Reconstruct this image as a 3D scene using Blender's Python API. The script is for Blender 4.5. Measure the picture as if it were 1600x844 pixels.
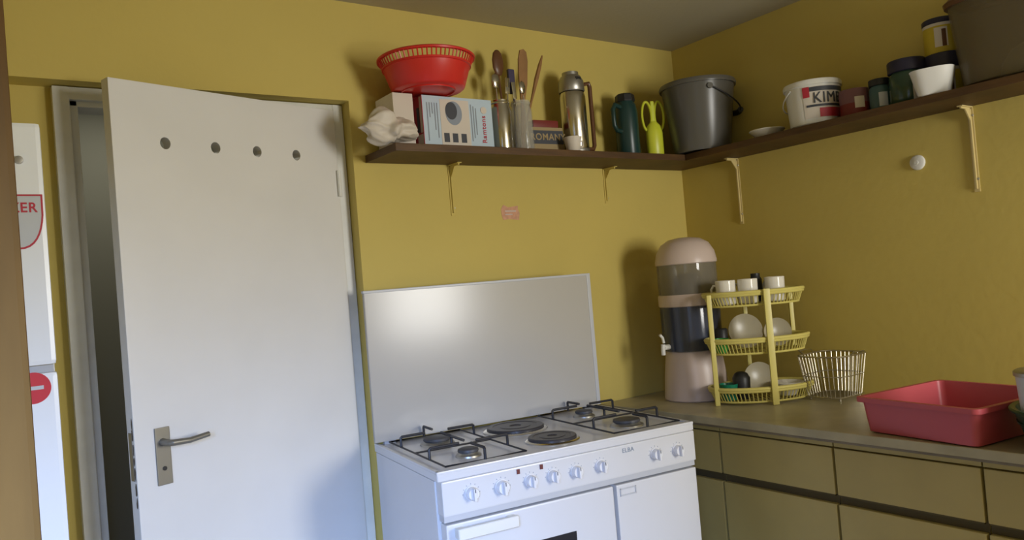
import bpy, bmesh, math, random
from mathutils import Vector, Matrix, noise

for o in list(bpy.data.objects):
    bpy.data.objects.remove(o)
scene = bpy.context.scene
C = scene.collection
R = math.radians
random.seed(7)

# ------------------------------------------------------------------ camera
cam_data = bpy.data.cameras.new('camera')
cam_data.sensor_fit = 'HORIZONTAL'
cam_data.sensor_width = 36.0
cam_data.lens = 36.0 * 1208.6 / 1600.0
cam_data.clip_start = 0.02
cam = bpy.data.objects.new('camera', cam_data)
C.objects.link(cam)
cr = Vector((0.8143459, -0.5743881, -0.0831806))
cu = Vector((0.0574558, -0.0628315, 0.9963689))
cf = Vector((0.5775288, 0.8161682, 0.0181646))
cm = Matrix((cr, cu, -cf)).transposed().to_4x4()
cm.translation = Vector((-2.7613, -2.4673, 1.40))
cam.matrix_world = cm
scene.camera = cam

# ------------------------------------------------------------------ colour management
scene.view_settings.view_transform = 'Standard'
scene.view_settings.look = 'None'
scene.view_settings.gamma = 1.0
scene.view_settings.use_curve_mapping = False
scene.view_settings.exposure = 0.0

# ------------------------------------------------------------------ daylight and hall fill
world = bpy.data.worlds.new('daylight')
scene.world = world
world.use_nodes = True
world.node_tree.nodes['Background'].inputs[0].default_value = (0.55, 0.68, 1.0, 1)
world.node_tree.nodes['Background'].inputs[1].default_value = 1.0

def area(name, loc, direction, sx, sy, watts, color):
    l = bpy.data.lights.new(name, 'AREA')
    l.shape = 'RECTANGLE'; l.size = sx; l.size_y = sy
    l.energy = watts; l.color = color
    o = bpy.data.objects.new(name, l); C.objects.link(o)
    o.location = loc
    o.rotation_euler = Vector(direction).to_track_quat('-Z', 'Y').to_euler()
    return o

area('daylight_window_front', (-0.56, -3.82, 1.50), (-0.28, 1.0, -0.10), 0.66, 0.95, 57, (1.0, 0.98, 0.92))
area('daylight_window_left', (-3.22, -2.70, 1.45), (1.05, 2.3, -1.35), 0.85, 0.7, 23, (0.33, 0.52, 1.0)).data.spread = R(62)
area('hall_fill', (-2.2, 0.9, 2.38), (0, 0, -1), 0.3, 0.3, 3.2, (1.0, 0.95, 0.8))  # unseen fill light, added to lift the dark gap beside the door

# ------------------------------------------------------------------ materials
def mat(name, col, rough=0.6, metal=0.0, bump=0.0, bscale=60.0, var=0.0, vscale=6.0, vcol=None,
        spec=0.5, alpha=1.0, trans=0.0, coat=0.0, stretch=None, ior=1.45):
    m = bpy.data.materials.new(name); m.use_nodes = True
    nt = m.node_tree; b = nt.nodes['Principled BSDF']
    b.inputs['Base Color'].default_value = (*col, 1)
    b.inputs['Roughness'].default_value = rough
    b.inputs['Metallic'].default_value = metal
    b.inputs['Specular IOR Level'].default_value = spec
    b.inputs['Alpha'].default_value = alpha
    b.inputs['Transmission Weight'].default_value = trans
    b.inputs['Coat Weight'].default_value = coat
    b.inputs['IOR'].default_value = ior
    tc = nt.nodes.new('ShaderNodeTexCoord')
    src = tc.outputs['Object']
    if stretch:
        mp = nt.nodes.new('ShaderNodeMapping'); mp.inputs['Scale'].default_value = stretch
        nt.links.new(src, mp.inputs['Vector']); src = mp.outputs['Vector']
    if var > 0:
        n = nt.nodes.new('ShaderNodeTexNoise'); n.inputs['Scale'].default_value = vscale
        n.inputs['Detail'].default_value = 5
        nt.links.new(src, n.inputs['Vector'])
        r = nt.nodes.new('ShaderNodeValToRGB')
        r.color_ramp.elements[0].position = 0.35; r.color_ramp.elements[1].position = 0.68
        v = vcol if vcol else tuple(c * (1 - var) for c in col)
        r.color_ramp.elements[0].color = (*v, 1)
        r.color_ramp.elements[1].color = (*col, 1)
        nt.links.new(n.outputs['Fac'], r.inputs['Fac'])
        nt.links.new(r.outputs['Color'], b.inputs['Base Color'])
    if bump > 0:
        n2 = nt.nodes.new('ShaderNodeTexNoise'); n2.inputs['Scale'].default_value = bscale
        n2.inputs['Detail'].default_value = 4
        nt.links.new(src, n2.inputs['Vector'])
        bp = nt.nodes.new('ShaderNodeBump'); bp.inputs['Strength'].default_value = bump
        bp.inputs['Distance'].default_value = 0.01
        nt.links.new(n2.outputs['Fac'], bp.inputs['Height'])
        nt.links.new(bp.outputs['Normal'], b.inputs['Normal'])
    return m

M = {}
M['wall'] = mat('yellow_wall_paint', (0.605, 0.478, 0.124), 0.7, bump=0.10, bscale=35, var=0.05, vscale=2.5)
M['ceiling'] = mat('ceiling_paint', (0.45, 0.40, 0.26), 0.9, bump=0.1)
M['floor'] = mat('floor_tile', (0.42, 0.38, 0.34), 0.5, var=0.2, vscale=5)
M['hall'] = mat('hall_paint', (0.30, 0.30, 0.25), 0.9)
M['door'] = mat('white_door_gloss_paint', (0.74, 0.73, 0.70), 0.42, bump=0.05, bscale=14, var=0.05, vscale=4)
M['frame'] = mat('white_frame_paint', (0.78, 0.78, 0.73), 0.45, bump=0.08, bscale=25, var=0.10, vscale=12)
M['fridge'] = mat('fridge_enamel', (0.82, 0.86, 0.90), 0.25)
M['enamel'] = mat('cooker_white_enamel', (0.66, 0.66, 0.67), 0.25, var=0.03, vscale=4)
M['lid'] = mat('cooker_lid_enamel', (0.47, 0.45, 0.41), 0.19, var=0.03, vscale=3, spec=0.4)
M['enamel_edge'] = mat('cooker_trim_grey', (0.50, 0.51, 0.53), 0.35)
M['knobwhite'] = mat('knob_white', (0.74, 0.74, 0.76), 0.4)
M['castiron'] = mat('black_enamel_grate', (0.022, 0.022, 0.026), 0.45)
M['burner'] = mat('burner_cap', (0.06, 0.06, 0.065), 0.5)
M['plate'] = mat('hotplate_iron', (0.055, 0.052, 0.055), 0.35, metal=0.3)
M['steel'] = mat('polished_steel', (0.62, 0.60, 0.55), 0.20, metal=1.0)
M['satin'] = mat('satin_metal', (0.42, 0.41, 0.38), 0.38, metal=0.9)
M['handlemetal'] = mat('dull_door_furniture', (0.24, 0.23, 0.20), 0.45, metal=0.7)
M['ovenglass'] = mat('oven_glass', (0.012, 0.014, 0.02), 0.08)
M['black'] = mat('black_plastic', (0.018, 0.018, 0.02), 0.45)
M['darkred'] = mat('indicator_red', (0.13, 0.03, 0.03), 0.4)
M['wood'] = mat('dark_shelf_wood', (0.105, 0.050, 0.013), 0.55, var=0.45, vscale=3, stretch=(2, 2, 14), bump=0.1, bscale=8)
M['post'] = mat('varnished_post_wood', (0.125, 0.062, 0.013), 0.8, spec=0.2, var=0.45, vscale=2.2, stretch=(6, 6, 1.2), bump=0.1, bscale=6)
M['spoonwood'] = mat('spoon_wood', (0.33, 0.17, 0.06), 0.6, var=0.2, vscale=20)
M['bracket'] = mat('cream_bracket_paint', (0.62, 0.50, 0.22), 0.5)
M['worktop'] = mat('grey_laminate', (0.44, 0.39, 0.25), 0.38, var=0.22, vscale=9)
M['wtedge'] = mat('worktop_edge', (0.22, 0.18, 0.12), 0.45, var=0.3, vscale=15)
M['cab'] = mat('cabinet_olive_cream_paint', (0.47, 0.38, 0.14), 0.5, var=0.12, vscale=4, bump=0.04, bscale=12)
M['cabdark'] = mat('cabinet_recess', (0.09, 0.07, 0.03), 0.8)
M['pink'] = mat('pink_plastic', (0.46, 0.075, 0.095), 0.42)
M['red'] = mat('red_plastic', (0.62, 0.030, 0.022), 0.35)
M['green'] = mat('dark_green_plastic', (0.012, 0.045, 0.024), 0.35)
M['flask'] = mat('dark_teal_plastic', (0.015, 0.045, 0.040), 0.32)
M['lime'] = mat('lime_yellow_plastic', (0.62, 0.66, 0.045), 0.35)
M['rack'] = mat('cream_yellow_plastic', (0.66, 0.58, 0.17), 0.4)
M['white'] = mat('white_plastic', (0.74, 0.73, 0.68), 0.35)
M['china'] = mat('white_china', (0.78, 0.75, 0.68), 0.15)
M['pinkwhite'] = mat('filter_pinkish_white_plastic', (0.60, 0.49, 0.44), 0.35)
M['smoke'] = mat('smoked_clear_plastic', (0.22, 0.20, 0.16), 0.06, alpha=0.72)
M['bluesmoke'] = mat('blue_black_clear_plastic', (0.055, 0.065, 0.10), 0.12, alpha=0.9)
M['grey'] = mat('grey_bucket_plastic', (0.11, 0.105, 0.09), 0.30)
M['cardblue'] = mat('pale_blue_carton', (0.50, 0.62, 0.72), 0.45)
M['cardwhite'] = mat('white_carton', (0.66, 0.60, 0.52), 0.6)
M['cardbrown'] = mat('brown_carton', (0.10, 0.06, 0.03), 0.7)
M['print'] = mat('dark_print', (0.05, 0.055, 0.07), 0.5)
M['greyprint'] = mat('grey_print', (0.26, 0.30, 0.36), 0.5)
M['redprint'] = mat('red_print', (0.45, 0.03, 0.05), 0.5)
M['bag'] = mat('crumpled_white_bag', (0.62, 0.56, 0.48), 0.5)
M['navy'] = mat('navy_lid', (0.022, 0.02, 0.045), 0.4)
M['ylabel'] = mat('yellow_label', (0.55, 0.42, 0.03), 0.5)
M['plumtin'] = mat('plum_tin', (0.20, 0.09, 0.10), 0.45)
M['tinred'] = mat('dark_red_tin', (0.18, 0.02, 0.015), 0.45)
M['brown'] = mat('brown_plastic', (0.12, 0.05, 0.02), 0.35)
M['tan'] = mat('tan_tin', (0.34, 0.25, 0.12), 0.5)
M['clearbrown'] = mat('cloudy_brown_plastic', (0.17, 0.135, 0.075), 0.22, alpha=0.55)
M['cream'] = mat('cream_dish', (0.66, 0.62, 0.42), 0.3)
M['jar'] = mat('jar_glass', (0.60, 0.58, 0.50), 0.05, alpha=0.35)
M['jargreen'] = mat('green_tinted_jar', (0.035, 0.07, 0.045), 0.15)
M['teal'] = mat('teal_plastic', (0.01, 0.20, 0.11), 0.35)
M['leafgreen'] = mat('bright_green_plastic', (0.04, 0.35, 0.05), 0.35)
M['tintblue'] = mat('bluish_jar', (0.06, 0.12, 0.13), 0.2)
M['wire'] = mat('worn_chrome_wire', (0.50, 0.46, 0.36), 0.30, metal=0.9)
M['dullplate'] = mat('dull_plate', (0.40, 0.36, 0.26), 0.3)
M['sticker'] = mat('faded_pink_sticker', (0.68, 0.36, 0.22), 0.6, var=0.2, vscale=60)
M['badge'] = mat('badge_silver', (0.52, 0.55, 0.58), 0.4)
M['badgered'] = mat('badge_red', (0.55, 0.03, 0.04), 0.4)
M['glass'] = mat('window_glass', (0.9, 0.95, 1.0), 0.02, alpha=0.15)
M['purple'] = mat('purple_handle', (0.06, 0.05, 0.10), 0.4)
M['stain'] = mat('chipped_dark_wood', (0.10, 0.08, 0.06), 0.8)

# ------------------------------------------------------------------ mesh helpers
def bm_new(): return bmesh.new()

def _xf(verts, mtx):
    for v in verts: v.co = mtx @ v.co

def box(bm, lo, hi, bevel=0.0, seg=2, mtx=None):
    lo = Vector(lo); hi = Vector(hi)
    t = bmesh.new()
    bmesh.ops.create_cube(t, size=1.0)
    for v in t.verts:
        v.co = Vector([(lo[i] + hi[i]) / 2 + v.co[i] * (hi[i] - lo[i]) for i in range(3)])
    if bevel > 0:
        bmesh.ops.bevel(t, geom=list(t.edges), offset=bevel, segments=seg, profile=0.7, affect='EDGES')
    merge(bm, t, mtx)

def merge(bm, t, mtx=None):
    if mtx is not None:
        _xf(t.verts, mtx)
    me = bpy.data.meshes.new('tmp'); t.to_mesh(me); t.free()
    bm.from_mesh(me); bpy.data.meshes.remove(me)

def lathe(bm, prof, n=40, mtx=None, sx=1.0, sy=1.0, a0=0.0, a1=2 * math.pi, power=2.0):
    """prof: list of (r, z). power>2 squares the section off."""
    t = bmesh.new()
    full = abs((a1 - a0) - 2 * math.pi) < 1e-6
    k = n if full else n + 1
    rings = []
    for r, z in prof:
        if r < 1e-6:
            rings.append([t.verts.new((0, 0, z))]); continue
        ring = []
        for i in range(k):
            a = a0 + (a1 - a0) * i / n
            c, s = math.cos(a), math.sin(a)
            q = (abs(c) ** power + abs(s) ** power) ** (-1.0 / power)
            ring.append(t.verts.new((r * c * q * sx, r * s * q * sy, z)))
        rings.append(ring)
    for a, b in zip(rings, rings[1:]):
        m = k if full else k - 1
        for i in range(m):
            j = (i + 1) % k
            if len(a) == 1 and len(b) == 1: continue
            if len(a) == 1: t.faces.new((a[0], b[j], b[i]))
            elif len(b) == 1: t.faces.new((a[i], a[j], b[0]))
            else: t.faces.new((a[i], a[j], b[j], b[i]))
    bmesh.ops.recalc_face_normals(t, faces=list(t.faces))
    merge(bm, t, mtx)

def tube(bm, pts, r, n=8, closed=False, radii=None, mtx=None):
    t = bmesh.new()
    pts = [Vector(p) for p in pts]
    rings = []
    N = len(pts)
    prev = None
    for i, p in enumerate(pts):
        if closed: d = (pts[(i + 1) % N] - pts[i - 1])
        elif i == 0: d = pts[1] - pts[0]
        elif i == N - 1: d = pts[-1] - pts[-2]
        else: d = (pts[i + 1] - pts[i]).normalized() + (pts[i] - pts[i - 1]).normalized()
        d.normalize()
        if prev is None:
            up = Vector((0, 0, 1)) if abs(d.z) < 0.9 else Vector((1, 0, 0))
            x = d.cross(up).normalized()
        else:
            x = (prev - d * prev.dot(d)).normalized()
        prev = x
        y = d.cross(x)
        rr = radii[i] if radii else r
        rings.append([t.verts.new(p + (x * math.cos(2 * math.pi * k / n) + y * math.sin(2 * math.pi * k / n)) * rr) for k in range(n)])
    for i in range(N if closed else N - 1):
        a, b = rings[i], rings[(i + 1) % N]
        for k in range(n):
            t.faces.new((a[k], a[(k + 1) % n], b[(k + 1) % n], b[k]))
    if not closed:
        t.faces.new(rings[0][::-1]); t.faces.new(rings[-1])
    bmesh.ops.recalc_face_normals(t, faces=list(t.faces))
    merge(bm, t, mtx)

def prism(bm, outline, h, mtx=None):
    """outline in local xy, extruded along z by h."""
    t = bmesh.new()
    a = [t.verts.new((x, y, 0)) for x, y in outline]
    b = [t.verts.new((x, y, h)) for x, y in outline]
    n = len(a)
    t.faces.new(a[::-1]); t.faces.new(b)
    for i in range(n):
        t.faces.new((a[i], a[(i + 1) % n], b[(i + 1) % n], b[i]))
    bmesh.ops.recalc_face_normals(t, faces=list(t.faces))
    merge(bm, t, mtx)

def T(x, y, z): return Matrix.Translation((x, y, z))
def RX(a): return Matrix.Rotation(a, 4, 'X')
def RY(a): return Matrix.Rotation(a, 4, 'Y')
def RZ(a): return Matrix.Rotation(a, 4, 'Z')

def obj(name, bm, material, parent=None, smooth=False, angle=40, loc=None, rot=None, label=None):
    me = bpy.data.meshes.new(name)
    bm.to_mesh(me); bm.free()
    me.materials.append(material)
    if smooth:
        for p in me.polygons: p.use_smooth = True
        try:
            me.set_sharp_from_angle(angle=R(angle))
        except Exception:
            pass
    o = bpy.data.objects.new(name, me); C.objects.link(o)
    if parent: o.parent = parent
    if loc is not None: o.location = loc
    if rot is not None: o.rotation_euler = rot
    if label: o['label'] = label
    return o

def thing(name, label, cat, loc=(0, 0, 0), rz=0.0, group=None):
    o = bpy.data.objects.new(name, None); C.objects.link(o)
    o.empty_display_size = 0.05
    o.location = loc; o.rotation_euler = (0, 0, rz)
    o['label'] = label; o['category'] = cat
    if group: o['group'] = group
    return o

def tag(o, label, cat, group=None):
    o['label'] = label; o['category'] = cat
    if group: o['group'] = group
    return o

def struct(name, bm, m, parent=None, **k):
    o = obj(name, bm, m, parent, **k)
    if not parent: o['kind'] = 'structure'
    return o

def bx(name, lo, hi, m, parent=None, bevel=0.0, **k):
    b = bm_new(); box(b, lo, hi, bevel)
    return obj(name, b, m, parent, **k)

def text_mesh(name, body, size, m, parent, mtx, depth=0.0006, wrap=None, sx=1.0, bold=0.0, align='CENTER'):
    cu_ = bpy.data.curves.new(name, 'FONT')
    cu_.body = body; cu_.size = size; cu_.extrude = depth; cu_.offset = bold
    cu_.space_character = 1.10
    cu_.align_x = align; cu_.align_y = 'CENTER'
    to = bpy.data.objects.new('tmp_text', cu_); C.objects.link(to)
    dg = bpy.context.evaluated_depsgraph_get()
    me = bpy.data.meshes.new_from_object(to.evaluated_get(dg))
    bpy.data.objects.remove(to); bpy.data.curves.remove(cu_)
    b = bm_new(); b.from_mesh(me); bpy.data.meshes.remove(me)
    if wrap:
        bmesh.ops.triangulate(b, faces=list(b.faces))
        bmesh.ops.subdivide_edges(b, edges=[e for e in b.edges if e.calc_length() > 0.006], cuts=3)
    for v in b.verts:
        v.co.x *= sx
        if wrap:                       # bend around a vertical cylinder of radius wrap
            a = v.co.x / wrap
            rr = wrap + v.co.z
            v.co = Vector((rr * math.sin(a), -rr * math.cos(a), v.co.y))
    _xf(b.verts, mtx)
    return obj(name, b, m, parent)

# text lying on a plane facing -Y: local x -> x, local y -> z
FACE_MY = Matrix(((1, 0, 0, 0), (0, 0, -1, 0), (0, 1, 0, 0), (0, 0, 0, 1)))

# ================================================================== ROOM
H = 2.425
REC = 0.09          # the doorway wall is set back by this much
LX = -3.30          # left wall
FY = -3.90          # front wall, behind the camera
OX0, OX1, OZ = -2.527, -1.645, 2.078   # outer edge of door frame / recess corner

b = bm_new(); box(b, (LX - .1, FY - .1, -0.05), (0.1, 1.6, 0)); struct('floor', b, M['floor'])
b = bm_new(); box(b, (LX - .1, FY - .1, H), (0.1, 1.6, H + 0.05)); struct('ceiling', b, M['ceiling'])
b = bm_new()
box(b, (OX1, 0, 0), (0.1, REC + .06, H))
box(b, (LX, 0, OZ), (OX1, REC + .06, H))
box(b, (LX, REC, 0), (OX0 + .005, REC + .06, OZ))
bmesh.ops.remove_doubles(b, verts=list(b.verts), dist=1e-5)
struct('wall_back', b, M['wall'])
b = bm_new()                                    # right wall
box(b, (0, FY, 0), (0.1, 0, H))
struct('wall_right', b, M['wall'])
b = bm_new()                                    # front wall, window opening
VX0, VX1, VZ0, VZ1 = -0.94, -0.18, 0.98, 2.02
box(b, (LX, FY - .1, 0), (VX0, FY, H)); box(b, (VX1, FY - .1, 0), (0.1, FY, H))
box(b, (VX0, FY - .1, 0), (VX1, FY, VZ0)); box(b, (VX0, FY - .1, VZ1), (VX1, FY, H))
struct('wall_front', b, M['wall'])
b = bm_new()                                    # left wall, window opening
UY0, UY1, UZ0, UZ1 = -3.25, -2.25, 0.85, 1.90
box(b, (LX - .1, UY1, 0), (LX, REC + .06, H)); box(b, (LX - .1, FY, 0), (LX, UY0, H))
box(b, (LX - .1, UY0, 0), (LX, UY1, UZ0)); box(b, (LX - .1, UY0, UZ1), (LX, UY1, H))
struct('wall_left', b, M['wall'])
# dim hallway beyond the open door
b = bm_new()
box(b, (-3.2, 1.40, 0), (-1.0, 1.5, H)); box(b, (-3.3, REC + .06, 0), (-3.2, 1.5, H)); box(b, (-1.0, REC + .06, 0), (-0.9, 1.5, H))
struct('wall_hall', b, M['hall'])

def window(name, axis, c0, c1, z0, z1, at):
    b = bm_new()
    f = 0.045
    def bar(a0, a1, q0, q1):
        if axis == 'x': box(b, (at - .02, a0, q0), (at + .02, a1, q1), 0.003)
        else: box(b, (a0, at - .02, q0), (a1, at + .02, q1), 0.003)
    bar(c0, c1, z0, z0 + f); bar(c0, c1, z1 - f, z1)
    bar(c0, c0 + f, z0, z1); bar(c1 - f, c1, z0, z1)
    m_ = (c0 + c1) / 2; bar(m_ - .02, m_ + .02, z0, z1)
    o = struct(name, b, M['frame'])
    b = bm_new()
    if axis == 'x': box(b, (at - .003, c0 + .04, z0 + .04), (at + .003, c1 - .04, z1 - .04))
    else: box(b, (c0 + .04, at - .003, z0 + .04), (c1 - .04, at + .003, z1 - .04))
    obj('window_pane', b, M['glass'], o)
window('window_1', 'y', VX0, VX1, VZ0, VZ1, FY - .06)
window('window_2', 'x', UY0, UY1, UZ0, UZ1, LX - .06)

# door frame (fixed): architrave, jambs with rebate
b = bm_new()
fy0 = 0.055
IX0, IX1, IZ = -2.462, -1.683, 2.022
box(b, (OX0, fy0, 0), (IX0 - .022, 0.17, OZ - .003), 0.004)
box(b, (IX0 - .024, fy0 + .022, 0), (IX0, 0.17, OZ - .02), 0.003)
box(b, (IX1, fy0, 0), (OX1 - .002, 0.17, OZ - .003), 0.004)
box(b, (IX0 - .03, fy0 + .002, IZ + .016), (IX1 + .01, 0.17, OZ - .003), 0.004)
box(b, (IX0 - .03, fy0 + .022, IZ), (IX1 + .01, 0.17, IZ + .02), 0.003)
struct('trim_1', b, M['frame'])

# the door leaf, hinged on the right, ajar into the room
def holed_leaf():
    b = bm_new()
    box(b, (-0.757, 0, 0.02), (0, 0.04, 2.05), 0.003)
    me = bpy.data.meshes.new('leaf'); b.to_mesh(me); b.free()
    leaf = bpy.data.objects.new('leaf_tmp', me); C.objects.link(leaf)
    b = bm_new()
    for x in (-0.609, -0.454, -0.313, -0.167):
        lathe(b, [(0, -0.05), (0.0155, -0.05), (0.0155, 0.05), (0, 0.05)], 24,
              T(x, 0.02, 1.882) @ RX(R(90)) @ Matrix.Scale(1.12, 4, (0, 1, 0)))
    mc = bpy.data.meshes.new('cut'); b.to_mesh(mc); b.free()
    cut = bpy.data.objects.new('cut_tmp', mc); C.objects.link(cut)
    md = leaf.modifiers.new('b', 'BOOLEAN'); md.object = cut; md.operation = 'DIFFERENCE'; md.solver = 'EXACT'
    dg = bpy.context.evaluated_depsgraph_get()
    res = bpy.data.meshes.new_from_object(leaf.evaluated_get(dg))
    bpy.data.objects.remove(leaf); bpy.data.objects.remove(cut)
    bpy.data.meshes.remove(me); bpy.data.meshes.remove(mc)
    return res
lm = holed_leaf(); lm.name = 'door_1'
lm.materials.clear(); lm.materials.append(M['door'])
door = bpy.data.objects.new('door_1', lm); C.objects.link(door)
door['kind'] = 'structure'
door.location = (-1.686, 0.04, 0); door.rotation_euler = (0, 0, R(15.7))
# handle: back plate, neck and lever, key hole
hp = bx('handle_plate', (-0.703, -0.006, 0.930), (-0.662, 0.0005, 1.087), M['handlemetal'], door, 0.002)
b = bm_new()
tube(b, [(-0.683, -0.004, 1.047), (-0.683, -0.045, 1.047), (-0.676, -0.052, 1.047), (-0.63, -0.052, 1.044), (-0.572, -0.050, 1.050)], 0.008, 12,
     radii=[0.011, 0.009, 0.009, 0.008, 0.0075])
obj('lever', b, M['handlemetal'], hp, smooth=True)
b = bm_new(); lathe(b, [(0, 0), (0.006, 0), (0.006, 0.002), (0, 0.002)], 16, T(-0.683, -0.0062, 0.975) @ RX(R(90)))
obj('keyhole', b, M['black'], hp)
bx('lock_faceplate', (-0.7585, 0.012, 0.955), (-0.7560, 0.030, 1.085), M['satin'], door, 0.0005)
b = bm_new()      # bare chipped timber around the lock
rr_ = random.Random(3)
for k in range(7):
    z = 0.90 + k * 0.036 + rr_.uniform(-.008, .008); w = rr_.uniform(.006, .014); hgt = rr_.uniform(.012, .026)
    pts = []
    for i in range(9):
        a = 2 * math.pi * i / 9
        pts.append((0.004 + (w * .5) * math.cos(a) * rr_.uniform(.5, 1.1) + .004, z + hgt * math.sin(a) * rr_.uniform(.6, 1.1)))
    prism(b, pts, 0.0006, Matrix(((0, 0, -1, -0.7572), (1, 0, 0, 0), (0, 1, 0, 0), (0, 0, 0, 1))))
obj('chipped_timber', b, M['stain'], door)
for z in (0.28, 1.75):
    b = bm_new(); lathe(b, [(0, 0), (0.007, 0), (0.007, 0.09), (0, 0.09)], 12, T(-0.004, -0.006, z))
    obj('hinge', b, M['frame'], door, smooth=True)

# strike plate on the left jamb (dark, worn)
b = bm_new(); box(b, (IX0 - .001, fy0 + .035, 0.93), (IX0 + .001, fy0 + .06, 1.10), 0.0005)
struct('trim_2', b, M['satin'])

# a varnished timber post, floor to ceiling, close to the camera
b = bm_new(); box(b, (-2.815, -1.725, 0), (-2.722, -1.595, H), 0.005)
struct('trim_3', b, M['post'])

# ================================================================== FRIDGE
fr = thing('fridge', 'tall white fridge freezer at the far left beside the door frame', 'fridge', (-2.906, -0.5, 0))
bx('body', (-0.30, 0.055, 0.02), (0.30, 0.54, 1.835), M['fridge'], fr, 0.008)
fd = bx('freezer_door', (-0.30, 0, 1.309), (0.30, 0.05, 1.84), M['fridge'], fr, 0.010)
ld = bx('lower_door', (-0.30, 0, 0.08), (0.30, 0.05, 1.293), M['fridge'], fr, 0.010)
bx('door_gap_seal', (-0.295, 0.02, 1.29), (0.295, 0.055, 1.312), M['satin'], fr)
bx('freezer_handle', (-0.29, -0.022, 1.36), (-0.262, 0.002, 1.60), M['enamel_edge'], fd, 0.006)
bx('door_handle', (-0.29, -0.022, 0.95), (-0.262, 0.002, 1.24), M['enamel_edge'], ld, 0.006)
# shield shaped badge
def shield(w, h):
    pts = [(-w, h * .5), (w, h * .5)]
    for i in range(1, 9):
        a = i / 9 * math.pi / 2
        pts.append((w * math.cos(a) ** .7, h * .5 - h * (.25 + .75 * math.sin(a)) if i > 0 else 0))
    pts.append((0, -h * .5))
    for i in range(8, 0, -1):
        a = i / 9 * math.pi / 2
        pts.append((-w * math.cos(a) ** .7, h * .5 - h * (.25 + .75 * math.sin(a))))
    return pts
b = bm_new(); prism(b, shield(0.055, 0.120), 0.001, T(0.240, -0.0005, 1.622) @ FACE_MY)
sh = obj('shield_sticker', b, M['redprint'], fd, label='silver shield sticker with a red outline')
b = bm_new(); prism(b, shield(0.051, 0.112), 0.001, T(0.240, -0.0013, 1.622) @ FACE_MY); obj('sticker_face', b, M['badge'], sh)
text_mesh('lettering', 'YZER', 0.030, M['redprint'], sh, T(0.249, -0.0026, 1.652) @ FACE_MY, 0.0003, bold=0.0006, sx=0.92)
b = bm_new(); lathe(b, [(0, 0), (0.034, 0), (0.034, 0.001), (0, 0.001)], 32, T(0.252, 0.0, 1.262) @ FACE_MY)
ov = obj('round_sticker', b, M['badgered'], ld, label='round red sticker')
b = bm_new(); box(b, (0.232, -0.0018, 1.258), (0.272, -0.001, 1.266)); obj('sticker_stripe', b, M['badge'], ov)
b = bm_new(); lathe(b, [(0, 0), (0.009, 0), (0.008, 0.008), (0, 0.009)], 16, T(0.256, 0.0, 1.757) @ FACE_MY)
obj('badge_button', b, M['satin'], fd, smooth=True)

# ================================================================== COOKER
ck = thing('cooker', 'wide white gas and electric cooker with its lid raised against the yellow wall', 'cooker', (-1.657, -0.012, 0), R(-7.6))
W, D = 0.912, 0.563
bx('body', (0.003, -D + .03, 0.06), (W - .003, -0.004, 0.868), M['enamel'], ck, 0.003)
b = bm_new()
box(b, (0, -D - .004, 0.870), (W, 0, 0.893), 0.006, 3)
obj('hob_top', b, M['enamel'], ck, smooth=True)
b = bm_new()     # raised rim round the hob
for lo, hi in (((0, -D - .004, .890), (W, -D + .012, .899)), ((0, -D, .890), (.012, 0, .899)), ((W - .012, -D, .890), (W, 0, .899))):
    box(b, lo, hi, 0.003)
obj('hob_rim', b, M['enamel'], ck)
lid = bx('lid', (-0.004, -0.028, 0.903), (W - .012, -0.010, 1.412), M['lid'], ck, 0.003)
b = bm_new(); box(b, (W - .018, -0.030, 0.903), (W - .002, -0.008, 1.412), 0.002); box(b, (-0.006, -0.030, 1.409), (W - .002, -0.008, 1.418), 0.002)
obj('lid_trim', b, M['enamel_edge'], lid)
for x in (0.05, 0.86):
    b = bm_new(); lathe(b, [(0, -.02), (0.009, -.02), (0.009, .02), (0, .02)], 12, T(x, -0.014, 0.898) @ RY(R(90)))
    obj('lid_hinge', b, M['enamel_edge'], lid, smooth=True)
cp = bx('control_panel', (0.008, -D - .012, 0.775), (W - .008, -D + .05, 0.871), M['enamel'], ck, 0.004)
bx('panel_trim', (0.010, -D - .006, 0.757), (W - .010, -D + .04, 0.776), M['enamel_edge'], ck, 0.002)
def knob(x, z, r):
    b = bm_new()
    mt = T(x, -D - .012, z) @ RX(R(90))
    lathe(b, [(0, 0), (r * 1.12, 0), (r * 1.12, 0.003), (r, 0.004), (r * .93, 0.018), (r * .86, 0.020), (0, 0.020)], 36, mt)
    box(b, (-r * .22, -r * .95, 0.017), (r * .22, r * .95, 0.031), 0.002, 2, mt)
    k = obj('knob', b, M['knobwhite'], cp, smooth=True)
    b = bm_new(); box(b, (-.0012, r * .35, 0.0305), (.0012, r * .9, 0.0316), 0, 1, mt)
    obj('pointer', b, M['print'], k)
    b = bm_new()     # printed scale ring on the panel
    for i in range(9):
        a = R(60 + 30 * i + 30)
        box(b, (-.0009, r * 1.32, 0.0001), (.0009, r * 1.50, 0.0007), 0, 1, mt @ RZ(a - R(240)))
    obj('dial_marks', b, M['greyprint'], k)
for x, z, r in ((0.095, .826, .0185), (0.190, .825, .0195), (0.284, .825, .0175), (0.360, .825, .0175), (0.440, .823, .0175), (0.530, .823, .0175), (0.740, .823, .0175), (0.828, .820, .0175)):
    knob(x, z, r)
for x in (0.247, 0.324):
    bx('indicator_lamp', (x - .005, -D - .0145, .851), (x + .005, -D - .0115, .865), M['darkred'], cp, 0.001)
text_mesh('brand_lettering', 'ELBA', 0.019, M['greyprint'], cp, T(0.637, -D - .0125, 0.853) @ FACE_MY, 0.0004, bold=0.0003)
od = bx('oven_door', (0.012, -D - .012, 0.20), (0.570, -D + .03, 0.752), M['enamel'], ck, 0.005)
bx('oven_window', (0.125, -D - .0145, 0.30), (0.425, -D - .0115, 0.648), M['ovenglass'], od, 0.001)
b = bm_new()
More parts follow.
